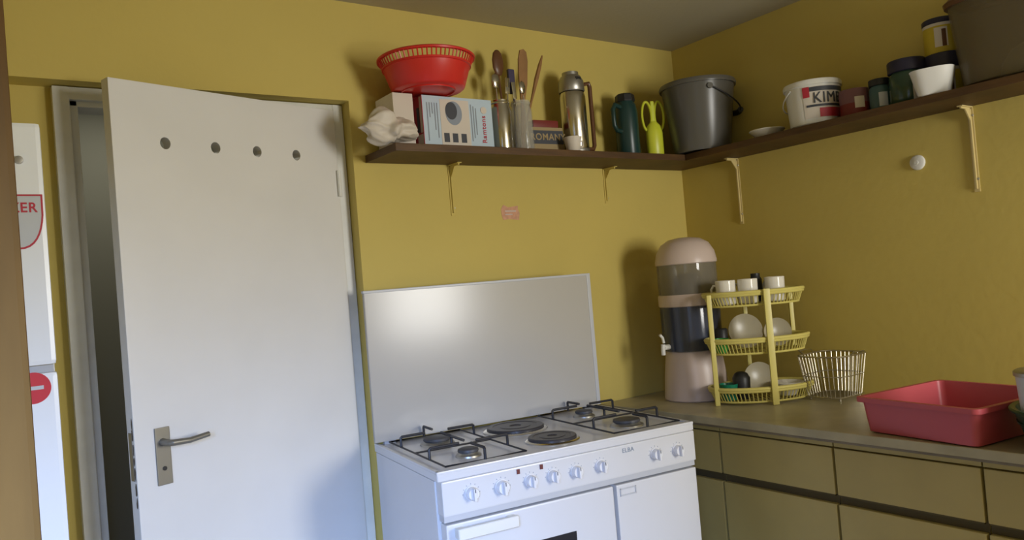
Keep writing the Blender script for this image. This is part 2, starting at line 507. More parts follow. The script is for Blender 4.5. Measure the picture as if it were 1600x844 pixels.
box(b, (0.034, -D - .046, 0.712), (0.222, -D - .030, 0.744), 0.006, 3)
box(b, (0.036, -D - .036, 0.714), (0.060, -D - .010, 0.742), 0.004)
box(b, (0.196, -D - .036, 0.714), (0.220, -D - .010, 0.742), 0.004)
obj('door_handle', b, M['white'], od, smooth=True)
gd = bx('cylinder_compartment_door', (0.582, -D - .012, 0.085), (W - .012, -D + .03, 0.752), M['enamel'], ck, 0.005)
b = bm_new()
for lo, hi in (((0.594, -D - .015, .716), (0.655, -D - .011, .720)), ((0.594, -D - .015, .736), (0.655, -D - .011, .740)), ((0.594, -D - .015, .716), (0.598, -D - .011, .740)), ((0.651, -D - .015, .716), (0.655, -D - .011, .740))):
    box(b, lo, hi, 0.001)
obj('finger_pull', b, M['enamel_edge'], gd)
bx('warming_drawer', (0.012, -D - .010, 0.085), (0.570, -D + .03, 0.192), M['enamel'], ck, 0.005)
for x in (0.04, W - .04):
    for y in (-D + .05, -0.05):
        b = bm_new(); lathe(b, [(0, 0), (0.018, 0), (0.015, 0.065), (0, 0.065)], 16, T(x, y, 0)); obj('foot', b, M['black'], ck, smooth=True)
# hot plates
def hotplate(x, y, r):
    b = bm_new()
    lathe(b, [(r * 1.12, .893), (r * 1.13, .896), (r * 1.05, .900), (r * 1.0, .900)], 48, T(x, y, 0))
    ring = obj('trim_ring', b, M['steel'], None, smooth=True)
    b = bm_new()
    lathe(b, [(r, .893), (r, .906), (r * .97, .909), (r * .8, .909), (r * .78, .9075), (r * .55, .9075), (r * .53, .909), (r * .22, .909), (r * .18, .906), (0, .906)], 48, T(x, y, 0))
    h = obj('hotplate', b, M['plate'], ck, smooth=True, angle=25)
    ring.parent = h
hotplate(0.455, -0.172, 0.100)
hotplate(0.455, -0.425, 0.078)
# gas burners
def burner(x, y, r):
    b = bm_new()
    lathe(b, [(r * 1.25, .893), (r * 1.2, .898), (r * .95, .903), (r * .9, .907)], 36, T(x, y, 0))
    o = obj('gas_burner', b, M['satin'], ck, smooth=True)
    b = bm_new()
    lathe(b, [(r * .95, .906), (r, .909), (r * .96, .915), (r * .7, .918), (0, .918)], 36, T(x, y, 0))
    obj('burner_cap', b, M['burner'], o, smooth=True)
def grate(x0, x1, y0, y1, burners):
    b = bm_new()
    zt, r = .936, .0046
    ym = (y0 + y1) / 2
    # feet-to-bar staples running inward over every burner, and the low outer frame
    tube(b, [(x0, y0, .903), (x1, y0, .903), (x1, y1, .903), (x0, y1, .903)], .003, 8, closed=True)
    tube(b, [(x0, ym, .903), (x1, ym, .903)], .003)
    for bx_, by_, br in burners:
        for dx, dy in ((1, 0), (-1, 0), (0, 1), (0, -1)):
            if dx: ex, ey = (x1 if dx > 0 else x0), by_
            else:
                ex = bx_; ey = (y1 if by_ > ym else ym) if dy > 0 else (ym if by_ > ym else y0)
            ix, iy = bx_ + dx * br * .55, by_ + dy * br * .55
            tube(b, [(ex, ey, .902), (ex, ey, zt - .004), (ex - dx * .005, ey - dy * .005, zt), (ix, iy, zt)], r, 8)
    return obj('pan_support', b, M['castiron'], ck, smooth=True)
bl = [(0.165, -0.165, .075), (0.165, -0.415, .052)]
for x, y, r in bl: burner(x, y, r * .62)
grate(0.040, 0.300, -0.535, -0.045, bl)
brr = [(0.750, -0.155, .052), (0.750, -0.420, .075)]
for x, y, r in brr: burner(x, y, r * .62)
grate(0.618, 0.880, -0.535, -0.045, brr)

# ================================================================== SHELVES
SZ = 1.862; ST = 1.888; SD = 0.235
b = bm_new()
box(b, (-1.60, -SD, SZ), (-0.002, -0.001, ST), 0.002)
tag(obj('wall_shelf', b, M['wood']), 'dark wooden shelf board along the back wall above the cooker', 'shelf')
b = bm_new()
box(b, (-SD, -2.05, SZ), (-0.001, -SD - .002, ST), 0.002)
tag(obj('wall_shelf', b, M['wood']), 'dark wooden shelf board along the right wall above the worktop', 'shelf')

def bracket(loc, rz, leg, label, paint):
    t = thing('shelf_bracket', label, 'bracket', loc, rz, 'shelf brackets')
    # local: wall at y=0, arm toward -y
    b = bm_new()
    box(b, (-.009, -.0035, -leg), (.009, -.0002, -.0005), 0.001); box(b, (-.003, -.010, -leg + .01), (.003, -.003, -.004), 0.001)
    obj('wall_plate', b, paint, t)
    b = bm_new()
    box(b, (-.009, -.075, -.004), (.009, -.0002, -.0004), 0.001); box(b, (-.003, -.068, -.010), (.003, -.003, -.003), 0.001)
    obj('arm', b, paint, t)
    b = bm_new()
    prism(b, [(-.003, -.004), (-.045, -.004), (-.003, -.055)], .004, T(-.002, 0, 0) @ Matrix(((0, 0, 1, 0), (1, 0, 0, 0), (0, 1, 0, 0), (0, 0, 0, 1))))
    obj('gusset', b, paint, t)
    for z in (-.03, -leg * .85):
        b = bm_new(); lathe(b, [(0, 0), (.0045, 0), (.003, .003), (0, .003)], 12, T(0, -.0035, z) @ RX(R(90)) @ T(0.006, 0, 0))
        obj('screw', b, M['satin'], t)
bracket((-1.262, 0, SZ), 0, .19, 'slim shelf bracket under the wall shelf, below the pale blue carton', M['wall'])
bracket((-0.488, 0, SZ), 0, .15, 'slim shelf bracket under the wall shelf, below the dark green flask', M['wall'])
bracket((0, -0.317, SZ), R(-90), .285, 'cream shelf bracket on the right wall near the corner, beside the bucket', M['bracket'])
bracket((0, -1.275, SZ), R(-90), .285, 'cream shelf bracket on the right wall, right of the round white wall fitting', M['bracket'])

# ------------------------------------------------------------------ things on the back shelf
Z = ST + 0.0008
# white carton (left)
b = bm_new(); box(b, (-.038, -.066, 0), (.038, .066, .190), 0.0015)
t = thing('carton', 'plain white carton standing upright left of the pale blue carton', 'box', (-1.512, -.078, Z))
obj('box_body', b, M['cardwhite'], t)
b = bm_new(); box(b, (-.039, -.001, .1895), (.039, .001, .1907)); obj('flap_seam', b, M['cardbrown'], t)
# pale blue carton
t = thing('carton', 'pale blue carton with a printed fan picture under the red colander', 'box', (-1.294, -.078, Z))
bw, bd, bh = .145, .066, .190
bx('box_body', (-bw, -bd, 0), (bw, bd, bh), M['cardblue'], t, 0.0015)
b = bm_new(); box(b, (-bw - .0008, -bd, 0.001), (-bw + .001, bd - .018, bh - .001)); pan = obj('end_panel', b, M['redprint'], t)
b = bm_new(); box(b, (-bw - .0016, -bd + .004, 0.002), (-bw - .0005, -bd + .042, .055)); box(b, (-bw - .0016, -bd + .004, 0.06), (-bw - .0005, -bd + .018, .185)); obj('white_patch', b, M['cardwhite'], pan)
b = bm_new(); box(b, (-bw - .0018, -bd + .022, 0.062), (-bw - .0005, -bd + .040, .150)); obj('dark_patch', b, M['print'], pan)
fy = -bd - .0006
b = bm_new(); box(b, (-.075, fy - .0004, .012), (.045, fy + .0003, bh - .010)); wp = obj('picture_panel', b, M['cardwhite'], t)
b = bm_new()
lathe(b, [(0, 0), (.034, 0), (.034, .0006), (0, .0006)], 36, T(-.020, fy - .0006, .132) @ FACE_MY @ RZ(R(0)) @ Matrix.Scale(1.25, 4, (0, 1, 0)))
pic = obj('printed_appliance', b, M['greyprint'], wp)
b = bm_new(); lathe(b, [(0, 0), (.024, 0), (.024, .0006), (0, .0006)], 30, T(-.030, fy - .0011, .140) @ FACE_MY @ Matrix.Scale(1.3, 4, (0, 1, 0)))
obj('printed_hub', b, M['print'], pic)
for x in (-.055, -.020, .016):
    bx('printed_thumbnail', (x - .011, fy - .0011, .028), (x + .011, fy, .060), M['print'], wp)
for i, x in enumerate((-.128, -.118, -.108, -.098, -.088)):
    bx('printed_text_line', (x, fy - .0006, .030 + (i * 13 % 40) / 1000 + (.07 if i in (1, 2) else 0)), (x + .0035, fy, .165), M['greyprint'], t)
for i, x in enumerate((.052, .062, .072)):
    bx('printed_text_line', (x, fy - .0006, .035 + i * .012), (x + .0035, fy, .168 - i * .006), M['greyprint'], t)
text_mesh('lettering', 'Ramtons', 0.026, M['redprint'], t, T(.105, fy - .0008, .080) @ FACE_MY @ RZ(R(90)), 0.0003, bold=0.0004)
b = bm_new(); lathe(b, [(0, 0), (.013, 0), (.013, .0006), (0, .0006)], 24, T(.108, fy - .0006, .150) @ FACE_MY); obj('printed_emblem', b, M['cardwhite'], t)
# crumpled white plastic bag
b = bm_new()
bmesh.ops.create_icosphere(b, subdivisions=5, radius=1)
for v in b.verts:
    p = v.co.copy()
    n = noise.noise(p * 1.5 + Vector((3, 1, 5))) * .45
    cre = abs(noise.noise(p * 1.9 + Vector((9, 2, 2)))) * .26 + abs(noise.noise(p * 5.0)) * .03
    q = p * (1 + n - cre)
    q.x *= .088; q.y *= .062; q.z *= .066
    if q.x < -.03: q.z *= 1 - min(.7, (-.03 - q.x) * 9); q.x *= 1.25
    if q.x > 0: q.z *= .75
    q.z = max(q.z + .055, 0.0)
    v.co = q
tag(obj('plastic_bag', b, M['bag'], None, smooth=True, angle=60, loc=(-1.585, -.178, Z)), 'crumpled white plastic bag at the left end of the wall shelf', 'bag')

# red colander
t = thing('colander', 'large round red plastic colander on top of the cartons', 'colander', (-1.425, -.172, Z + .191))
b = bm_new()
rb_, rt_, hh = .126, .150, .082
lathe(b, [(0, .004), (rb_ * .94, .004), (rb_, .010), (rt_, hh), (rt_ - .003, hh), (rb_ - .004, .013), (rb_ * .92, .008), (0, .008)], 64)
obj('bowl', b, M['red'], t, smooth=True)
b = bm_new()
rt2 = .167
n = 64
for i in range(n):
    a = 2 * math.pi * i / n
    m_ = RZ(a)
    tube(b, [(rt_ - .001, 0, hh - .002), (rt2 - .006, 0, hh + .026)], .0026, 5, mtx=m_)
obj('slotted_band', b, M['red'], t, smooth=True)
b = bm_new()
lathe(b, [(rt_ - .004, hh - .006), (rt_ + .003, hh - .004), (rt_ + .003, hh + .003), (rt_ - .004, hh + .002), (rt_ - .004, hh - .006)], 64)
lathe(b, [(rt2 - .010, hh + .024), (rt2 + .001, hh + .024), (rt2 + .002, hh + .030), (rt2 - .003, hh + .034), (rt2 - .010, hh + .032), (rt2 - .010, hh + .024)], 64)
obj('rim', b, M['red'], t, smooth=True)
b = bm_new(); lathe(b, [(.09, 0), (.094, 0), (.094, .008), (.09, .008), (.09, 0)], 48); obj('foot_ring', b, M['red'], t, smooth=True)

# utensil jars
def jar(loc, r, h, label, m, n=32):
    t = thing('jar', label, 'jar', loc)
    b = bm_new()
    lathe(b, [(0, 0), (r * .92, 0), (r, .008), (r, h * .80), (r * .86, h * .90), (r * .88, h), (r * .82, h), (r * .80, h * .90), (r * .94, h * .79), (r * .94, .012), (r * .85, .007), (0, .007)], n)
    obj('jar_body', b, m, t, smooth=True)
    b = bm_new()
    lathe(b, [(r * .89, h * .93), (r * .93, h * .95), (r * .89, h * .97), (r * .86, h * .95), (r * .89, h * .93)], n)
    obj('neck_ring', b, m, t, smooth=True)
    return t
jar((-1.083, -.105, Z), .041, .200, 'steel and glass utensil jar holding a dark ladle', M['steel'])
jar((-0.986, -.105, Z), .042, .205, 'clear glass utensil jar holding the wooden spatulas', M['jar'])
b = bm_new()      # dark ladle: bowl up
tube(b, [(0, 0, .012), (.004, 0, .20), (.003, .006, .30)], .004, 8)
lathe(b, [(0, -.052), (.014, -.046), (.024, -.02), (.025, .01), (.019, .036), (.009, .047), (0, .05)], 20, T(.003, .004, .338), sy=.35)
tag(obj('ladle', b, M['brown'], None, smooth=True, loc=(-1.078, -.108, Z + .010)), 'dark rounded ladle standing in the left utensil jar', 'ladle')
b = bm_new()
tube(b, [(0, 0, .01), (-.004, 0, .24)], .003, 8); lathe(b, [(0, -.03), (.012, -.024), (.018, 0), (.014, .022), (0, .03)], 18, T(-.004, 0, .262), sy=.4)
tag(obj('steel_spoon', b, M['steel'], None, smooth=True, loc=(-1.098, -.118, Z + .010)), 'shiny steel spoon in the left utensil jar, in front of the dark ladle', 'spoon')
b = bm_new()
tube(b, [(0, 0, .01), (.008, 0, .23)], .0035, 8); box(b, (-.013, -.007, .225), (.016, .007, .320), .005, 3)
tag(obj('utensil_handle', b, M['purple'], None, smooth=True, loc=(-1.018, -.100, Z + .009)), 'dark purple handled utensil between the ladle and the wooden spatula', 'utensil')
b = bm_new()
prism(b, [(-.008, 0), (.008, 0), (.009, .2), (.021, .27), (.024, .36), (.018, .395), (.004, .405), (-.012, .398), (-.020, .36), (-.017, .27), (-.009, .2)], .006, RX(R(90)))
tag(obj('wooden_spatula', b, M['spoonwood'], None, smooth=False, loc=(-.992, -.104, Z + .009), rot=(0, R(5), 0)), 'wide upright wooden spatula in the glass jar', 'spatula')
b = bm_new()
tube(b, [(0, 0, 0), (.080, 0, .21), (.110, 0, .29), (.132, 0, .345), (.148, 0, .385)], .004, 8, radii=[.004, .005, .009, .008, .003])
tag(obj('wooden_spoon', b, M['spoonwood'], None, smooth=True, loc=(-1.013, -.112, Z + .009)), 'thin wooden spoon leaning right out of the glass jar', 'spoon')

for k, (dx, dy, lean, hh_, hd_, lab, nm) in enumerate((
        (-1.068, -.125, 3, .250, 'fork', 'steel fork leaning in the left utensil jar, right of the ladle', 'steel_fork'),
        (-.975, -.128, -3, .245, 'spoon', 'steel spoon in the glass jar, below the wooden spatula', 'steel_spoon'),
        (-1.005, -.120, -4, .235, 'knife', 'short steel table knife at the left of the glass jar', 'table_knife'))):
    b = bm_new()
    tube(b, [(0, 0, .005), (0, 0, hh_ - .03)], .0028, 8)
    if hd_ == 'spoon':
        lathe(b, [(0, -.026), (.010, -.020), (.015, 0), (.012, .018), (0, .026)], 18, T(0, 0, hh_), sy=.35)
    elif hd_ == 'fork':
        box(b, (-.010, -.002, hh_ - .034), (.010, .002, hh_ - .008), .001)
        for q in (-.0085, -.003, .003, .0085): tube(b, [(q, 0, hh_ - .010), (q, -.002, hh_ + .026)], .0014, 6)
    else:
        box(b, (-.008, -.001, hh_ - .034), (.008, .001, hh_ + .03), .0008)
    tag(obj(nm, b, M['steel'], None, smooth=True, loc=(dx, dy, Z + .010), rot=(0, R(lean), 0)), lab, {'spoon': 'spoon', 'fork': 'fork', 'knife': 'knife'}[hd_])
# low printed box + cup
t = thing('food_box', 'low dark printed food box between the utensil jars and the steel flask', 'box', (-.886, -.09, Z), R(-4))
bx('box_body', (-.072, -.045, 0), (.072, .045, .105), M['tan'], t, .002)
bx('dark_band', (-.0725, -.0462, .040), (.0725, -.044, .092), M['print'], t)
text_mesh('lettering', 'ROMANY', 0.036, M['tan'], t, T(0, -.0466, .066) @ FACE_MY, 0.0004, bold=0.0006, sx=1.0)
b = bm_new(); box(b, (-.058, -.038, .105), (.060, .038, .135), .006)
obj('red_wrapper', b, M['tinred'], t, smooth=True)
t = thing('cup', 'small cream cup in front of the steel flask', 'cup', (-.812, -.190, Z))
b = bm_new(); lathe(b, [(0, 0), (.022, 0), (.026, .006), (.035, .058), (.033, .058), (.024, .008), (0, .006)], 28); obj('cup_body', b, M['cardwhite'], t, smooth=True)
b = bm_new(); tube(b, [(.031, 0, .046), (.048, 0, .044), (.050, 0, .026), (.028, 0, .018)], .0035, 8); obj('handle', b, M['cardwhite'], t, smooth=True)

# steel vacuum flask
t = thing('vacuum_flask', 'tall shiny steel vacuum flask with a brown handle on the wall shelf', 'flask', (-.728, -.110, Z))
b = bm_new(); lathe(b, [(0, 0), (.050, 0), (.053, .004), (.053, .235), (.050, .250), (.047, .256), (.047, .262)], 48); obj('flask_body', b, M['steel'], t, smooth=True)
b = bm_new(); lathe(b, [(.050, .258), (.053, .262), (.051, .300), (.040, .322), (.033, .326), (.033, .338), (.020, .342), (0, .342)], 48); obj('cup_lid', b, M['satin'], t, smooth=True)
b = bm_new(); lathe(b, [(.0535, .006), (.0545, .010), (.0545, .022), (.0535, .026)], 48); obj('base_band', b, M['satin'], t, smooth=True)
b = bm_new(); tube(b, [(.045, -.01, .290), (.082, -.012, .300), (.088, -.012, .285), (.088, -.012, .045), (.080, -.012, .030), (.048, -.01, .030)], .009, 10); obj('handle', b, M['brown'], t, smooth=True)
b = bm_new(); box(b, (-.013, -.050, .290), (.013, -.030, .312), .003); obj('spout', b, M['black'], t)

# dark green flask with handle
t = thing('thermos_jug', 'dark green flask with a side handle left of the lime plastic holder', 'flask', (-.432, -.105, Z))
b = bm_new(); lathe(b, [(0, 0), (.046, 0), (.049, .006), (.049, .195), (.044, .225), (.036, .240), (.036, .246)], 40); obj('flask_body', b, M['flask'], t, smooth=True)
b = bm_new(); lathe(b, [(.041, .240), (.043, .244), (.040, .268), (.034, .274), (0, .274)], 8); obj('cap', b, M['black'], t)
b = bm_new(); tube(b, [(-.040, -.01, .215), (-.075, -.015, .222), (-.088, -.015, .200), (-.086, -.015, .135), (-.070, -.012, .115), (-.045, -.01, .112)], .010, 10); obj('handle', b, M['flask'], t, smooth=True)
# lime holder with two loops
t = thing('plastic_holder', 'lime yellow plastic holder with two oval loops beside the grey bucket', 'holder', (-.318, -.150, Z), R(-24))
b = bm_new(); lathe(b, [(0, 0), (.033, 0), (.036, .004), (.037, .105), (.030, .135), (.012, .155), (0, .157)], 36, sy=.7); obj('holder_body', b, M['lime'], t, smooth=True)
for s in (-1, 1):
    b = bm_new()
    pts = [(s * .028 + s * .021 * math.cos(a), 0, .178 + .062 * math.sin(a)) for a in [2 * math.pi * i / 28 for i in range(28)]]
    tube(b, pts, .0058, 8, closed=True)
    obj('loop', b, M['lime'], t, smooth=True)
b = bm_new(); box(b, (-.008, -.005, .13), (.008, .005, .242), .003); obj('centre_bar', b, M['lime'], t)

# grey bucket in the corner
t = thing('bucket', 'grey plastic bucket with a wire bail in the corner of the shelves', 'bucket', (-.172, -.280, Z))
b = bm_new(); lathe(b, [(0, .006), (.108, .006), (.112, 0), (.114, .004), (.118, .012), (.152, .282), (.149, .282), (.113, .014), (.106, .010), (0, .010)], 56); obj('bucket_body', b, M['grey'], t, smooth=True)
b = bm_new(); lathe(b, [(.150, .272), (.159, .272), (.161, .282), (.157, .292), (.150, .292), (.148, .282), (.150, .272)], 56); obj('rim', b, M['grey'], t, smooth=True)
b = bm_new()
ax = Vector((.30, .954, 0)); side = Vector((.954, -.30, 0))
# pivots toward / away from the camera, bail hanging over the right side
pv = Vector((-.50, -.866, 0)) * .152
drop = Vector((.78, -.45, 0)).normalized()
pts = []
for i in range(25):
    a = math.pi * i / 24
    base = pv * math.cos(a)
    pts.append(base + drop * (.172 * math.sin(a)) + Vector((0, 0, .250 - .085 * math.sin(a))))
tube(b, pts, .0032, 8)
obj('bail', b, M['black'], t, smooth=True)
b = bm_new(); tube(b, pts[10:15], .012, 12); obj('grip', b, M['black'], t, smooth=True)
for s in (1, -1):
    b = bm_new(); lathe(b, [(0, -.006), (.012, -.006), (.012, .006), (0, .006)], 16, T(*(pv * s * .985 + Vector((0, 0, .250)))) @ RZ(math.atan2(pv.y, pv.x)) @ RY(R(90)))
    obj('bail_lug', b, M['grey'], t, smooth=True)

# ------------------------------------------------------------------ things on the right shelf
b = bm_new(); lathe(b, [(0, 0), (.040, 0), (.044, .005), (.068, .030), (.067, .033), (.042, .010), (0, .007)], 40)
tag(obj('saucer', b, M['china'], None, smooth=True, loc=(-.150, -.590, Z)), 'small white saucer lying between the grey bucket and the white tub', 'saucer')
# white tub with lettering
yaw = math.atan2(-(-2.467 + .79), -(-2.761 + .13))  # direction to the viewer
t = thing('plastic_tub', 'white plastic tub lettered KIMBO on the right wall shelf', 'tub', (-.132, -.790, Z), R(-50))
b = bm_new(); lathe(b, [(0, .002), (.084, .002), (.088, .006), (.098, .150), (.096, .150), (.086, .008), (0, .006)], 56); obj('tub_body', b, M['white'], t, smooth=True)
b = bm_new(); lathe(b, [(.096, .144), (.103, .144), (.104, .156), (.101, .163), (.094, .165), (0, .165)], 56); obj('lid', b, M['white'], t, smooth=True)
b = bm_new()
lathe(b, [(.0905, .022), (.0985, .136)], 40, a0=R(-118), a1=R(8)); lb = obj('label', b, M['cardwhite'], t, smooth=True)
b = bm_new(); lathe(b, [(.0985, .118), (.0995, .134)], 40, a0=R(-118), a1=R(8)); lathe(b, [(.0955, .062), (.0962, .070)], 40, a0=R(-112), a1=R(8)); obj('label_dark_bar', b, M['print'], lb, smooth=True)
b = bm_new(); lathe(b, [(.0972, .098), (.0998, .136)], 10, a0=R(-118), a1=R(-104)); lathe(b, [(.0915, .024), (.0945, .056)], 30, a0=R(-85), a1=R(8)); obj('label_red_patch', b, M['redprint'], lb, smooth=True)
text_mesh('lettering', 'KIMBO', 0.056, M['print'], lb, RZ(R(38)) @ T(0, 0, .092), 0.0012, wrap=.0980, sx=.86, bold=0.0)
b = bm_new()
pts = []
for i in range(21):
    a = math.pi * i / 20
    pts.append(Vector((.103 * math.cos(a), 0, 0)) + Vector((0, .114 * math.sin(a), .135 - .060 * math.sin(a))))
tube(b, pts, .0025, 8, mtx=RZ(R(35))); obj('carry_handle', b, M['white'], t, smooth=True)

t = thing('tin', 'small plum and red tin right of the white lettered tub', 'tin', (-.125, -.948, Z))
b = bm_new(); lathe(b, [(0, 0), (.050, 0), (.051, .003), (.051, .050)], 36); obj('lower_band', b, M['tinred'], t, smooth=True)
b = bm_new(); lathe(b, [(.051, .050), (.051, .098), (.049, .101), (0, .101)], 36); obj('tin_body', b, M['plumtin'], t, smooth=True)
b = bm_new(); lathe(b, [(.0515, .030), (.0515, .070)], 10, a0=R(-150), a1=R(-112)); obj('pale_print', b, M['cardwhite'], t, smooth=True)

t = thing('glass_jar', 'small bluish glass jar between the plum tin and the large dark jar', 'jar', (-.118, -1.040, Z))
b = bm_new(); lathe(b, [(0, 0), (.034, 0), (.037, .004), (.037, .080), (.030, .094)], 32); obj('jar_body', b, M['tintblue'], t, smooth=True)
b = bm_new(); lathe(b, [(.034, .092), (.036, .094), (.036, .114), (.034, .116), (0, .116)], 32); obj('lid', b, M['black'], t, smooth=True)
b = bm_new(); lathe(b, [(.0375, .018), (.0375, .066)], 12, a0=R(-160), a1=R(-115)); obj('label', b, M['badge'], t, smooth=True)

t = thing('glass_jar', 'large dark green jar with a navy lid beside the white square bowl', 'jar', (-.120, -1.139, Z))
b = bm_new(); lathe(b, [(0, 0), (.054, 0), (.058, .005), (.058, .100), (.050, .116)], 40); obj('jar_body', b, M['jargreen'], t, smooth=True)
b = bm_new(); lathe(b, [(.056, .112), (.060, .115), (.060, .150), (.057, .154), (0, .154)], 40); obj('lid', b, M['navy'], t, smooth=True)
b = bm_new(); lathe(b, [(.0585, .012), (.0585, .060)], 6, a0=R(-140), a1=R(-122)); obj('label', b, M['cardwhite'], t, smooth=True)

# white bowl in front, stack of two jars behind it
b = bm_new(); lathe(b, [(0, 0), (.042, 0), (.047, .004), (.064, .078), (.066, .082), (.062, .082), (.044, .008), (0, .006)], 40, power=3.2)
tag(obj('plastic_bowl', b, M['white'], None, smooth=True, loc=(-.188, -1.254, Z), rot=(0, 0, R(20))), 'small white square bowl at the shelf edge in front of the stacked jars', 'bowl')
def food_jar(z, r, h, lidh, label, name='food_jar'):
    t = thing(name, label, 'jar', (-.066, -1.232 if z > Z + .1 else -1.238, z))
    b = bm_new(); lathe(b, [(0, 0), (r * .96, 0), (r, .004), (r, h - lidh - .006), (r * .92, h - lidh + .001)], 40); obj('jar_body', b, M['ylabel'], t, smooth=True)
    b = bm_new(); lathe(b, [(r * 1.01, .02), (r * 1.01, h - lidh - .018)], 20, a0=R(-175), a1=R(-130)); obj('label', b, M['cardwhite'], t, smooth=True)
    b = bm_new(); lathe(b, [(r * 1.012, .02), (r * 1.012, h - lidh - .025)], 6, a0=R(-150), a1=R(-135)); obj('label_mark', b, M['brown'], t, smooth=True)
    b = bm_new(); lathe(b, [(r * 1.0, h - lidh - .002), (r * 1.05, h - lidh), (r * 1.05, h - .003), (r, h), (0, h)], 40); obj('lid', b, M['navy'], t, smooth=True)
    b = bm_new(); lathe(b, [(r * 1.005, h - lidh - .012), (r * 1.02, h - lidh - .010), (r * 1.02, h - lidh - .003), (r * 1.0, h - lidh - .002)], 40); obj('neck_band', b, M['cardwhite'], t, smooth=True)
food_jar(Z, .060, .150, .050, 'yellow jar with a deep navy lid, lower of the two stacked behind the white bowl')
food_jar(Z + .1508, .050, .118, .016, 'yellow labelled jar with a dark lid, on top of the stack behind the white bowl')

# large cloudy container at the right end
t = thing('storage_container', 'large cloudy brown plastic container at the right end of the shelf', 'container', (-.118, -1.500, Z))
b = bm_new(); lathe(b, [(0, .002), (.085, .002), (.100, .010), (.115, .270), (.112, .270), (.097, .014), (0, .008)], 64, power=3.5, sy=1.72, sx=.90)
obj('container_body', b, M['clearbrown'], t, smooth=True)
b = bm_new(); lathe(b, [(.110, .262), (.120, .262), (.122, .276), (.115, .286), (0, .286)], 64, power=3.5, sy=1.72, sx=.90)
obj('lid', b, M['brown'], t, smooth=True)
b = bm_new(); lathe(b, [(.070, 0), (.073, .004), (.066, .045), (.045, .080), (.020, .095), (0, .098), ], 40, sy=1.25, sx=.95)
tag(obj('dish', b, M['cream'], None, smooth=True, loc=(-.130, -1.520, Z + .0105)), 'cream dish seen inside the cloudy brown container', 'dish')

# ------------------------------------------------------------------ wall bits
t = thing('wall_fitting', 'small round white fitting on the right wall under the shelf', 'wall fitting', (0, -1.087, 1.708))
b = bm_new(); lathe(b, [(0, .010), (.020, .010), (.025, .007), (.027, 0)], 32, RY(R(-90))); obj('cover', b, M['white'], t, smooth=True)
b = bm_new(); lathe(b, [(0, .0125), (.007, .0125), (.008, .009)], 20, RY(R(-90))); obj('centre_button', b, M['white'], t, smooth=True)
t = thing('wall_sticker', 'faded pink torn sticker on the yellow wall above the cooker lid', 'sticker', (-.998, -.0002, 1.681))
b = bm_new(); prism(b, [(-.045, -.012), (-.038, -.030), (-.012, -.026), (.036, -.031), (.042, -.002), (.034, .012), (.036, .026), (-.012, .020), (-.034, .030), (-.046, .014)], .0008, FACE_MY)
obj('paper', b, M['sticker'], t)
b = bm_new(); box(b, (-.028, -.0014, .002), (.024, -.0008, .008)); box(b, (-.028, -.0014, -.010), (.006, -.0008, -.006)); obj('faint_print', b, M['pinkwhite'], t)

# ================================================================== CABINETS AND WORKTOP
CX = -0.60
def cabinet(y1, y0, label, drawers=True, filler=False):
    """unit from y1 (far) to y0 (near); front at x = CX"""
    t = thing('base_cabinet', label, 'cabinet', (0, (y0 + y1) / 2, 0), 0, 'base cabinets')
    w = (y1 - y0) / 2
    bx('carcass', (CX + .022, -w + .0005, .10), (-.003, w - .0005, .832), M['cab'], t)
    bx('plinth', (CX + .06, -w + .001, 0), (CX + .08, w - .001, .10), M['cabdark'], t)
    bx('top_rail', (CX + .004, -w + .001, .815), (CX + .0215, w - .001, .833), M['cab'], t, .001)
    bx('finger_groove', (CX + .019, -w + .001, .630), (CX + .0216, w - .001, .668), M['cabdark'], t)
    d = bx('drawer_front', (CX, -w + .003, .666), (CX + .019, w - .003, .811), M['cab'], t, .003)
    bx('grip_edge', (CX + .002, -w + .006, .661), (CX + .012, w - .006, .667), M['cabdark'], d, .001)
    bx('cabinet_door', (CX, -w + .003, .108), (CX + .019, w - .003, .636), M['cab'], t, .003)
cabinet(-.045, -.602, 'corner base cabinet nearest the cooker, under the water filter')
cabinet(-.604, -1.046, 'base cabinet below the wire basket, second from the cooker')
cabinet(-1.048, -1.478, 'base cabinet directly below the pink tray')
cabinet(-1.480, -1.95, 'base cabinet at the right edge, below the dark green basin')
b = bm_new()
box(b, (CX - .028, -2.00, .842), (-.001, -.002, .870), .004, 3)
wt = tag(obj('worktop', b, M['worktop']), 'worn grey laminate worktop along the right wall', 'worktop')
b = bm_new(); box(b, (CX - .024, -1.998, .834), (CX + .02, -.004, .8425), .002); obj('underside_lipping', b, M['wtedge'], wt)

CZ = 0.8708
# water filter
FXY = (-.326, -.270)
t = thing('water_filter', 'tall domed water filter dispenser with dark tanks in the corner', 'water filter', (*FXY, CZ), R(0))
b = bm_new(); lathe(b, [(0, 0), (.128, 0), (.132, .005), (.124, .10), (.112, .196), (.110, .200), (0, .200)], 56); base = obj('base_stand', b, M['pinkwhite'], t, smooth=True)
b = bm_new(); lathe(b, [(.108, .198), (.121, .203), (.122, .36), (.121, .382)], 56); obj('lower_tank', b, M['bluesmoke'], t, smooth=True)
b = bm_new(); lathe(b, [(.120, .380), (.125, .384), (.125, .424), (.121, .430), (0, .430)], 56); obj('middle_ring', b, M['pinkwhite'], t, smooth=True)
b = bm_new(); lathe(b, [(.119, .430), (.121, .434), (.121, .556)], 56); obj('upper_tank', b, M['smoke'], t, smooth=True)
b = bm_new(); lathe(b, [(0, .430), (.040, .430), (.055, .440), (.056, .490), (.040, .510), (.018, .515), (0, .515)], 32); obj('filter_cartridge', b, M['print'], t, smooth=True)
b = bm_new(); lathe(b, [(.122, .552), (.125, .555), (.125, .566), (.118, .600), (.098, .635), (.065, .655), (.025, .662), (0, .662)], 56); obj('dome_lid', b, M['pinkwhite'], t, smooth=True)
b = bm_new()
d = Vector((-.98, .16, 0)).normalized()
tp = d * .112
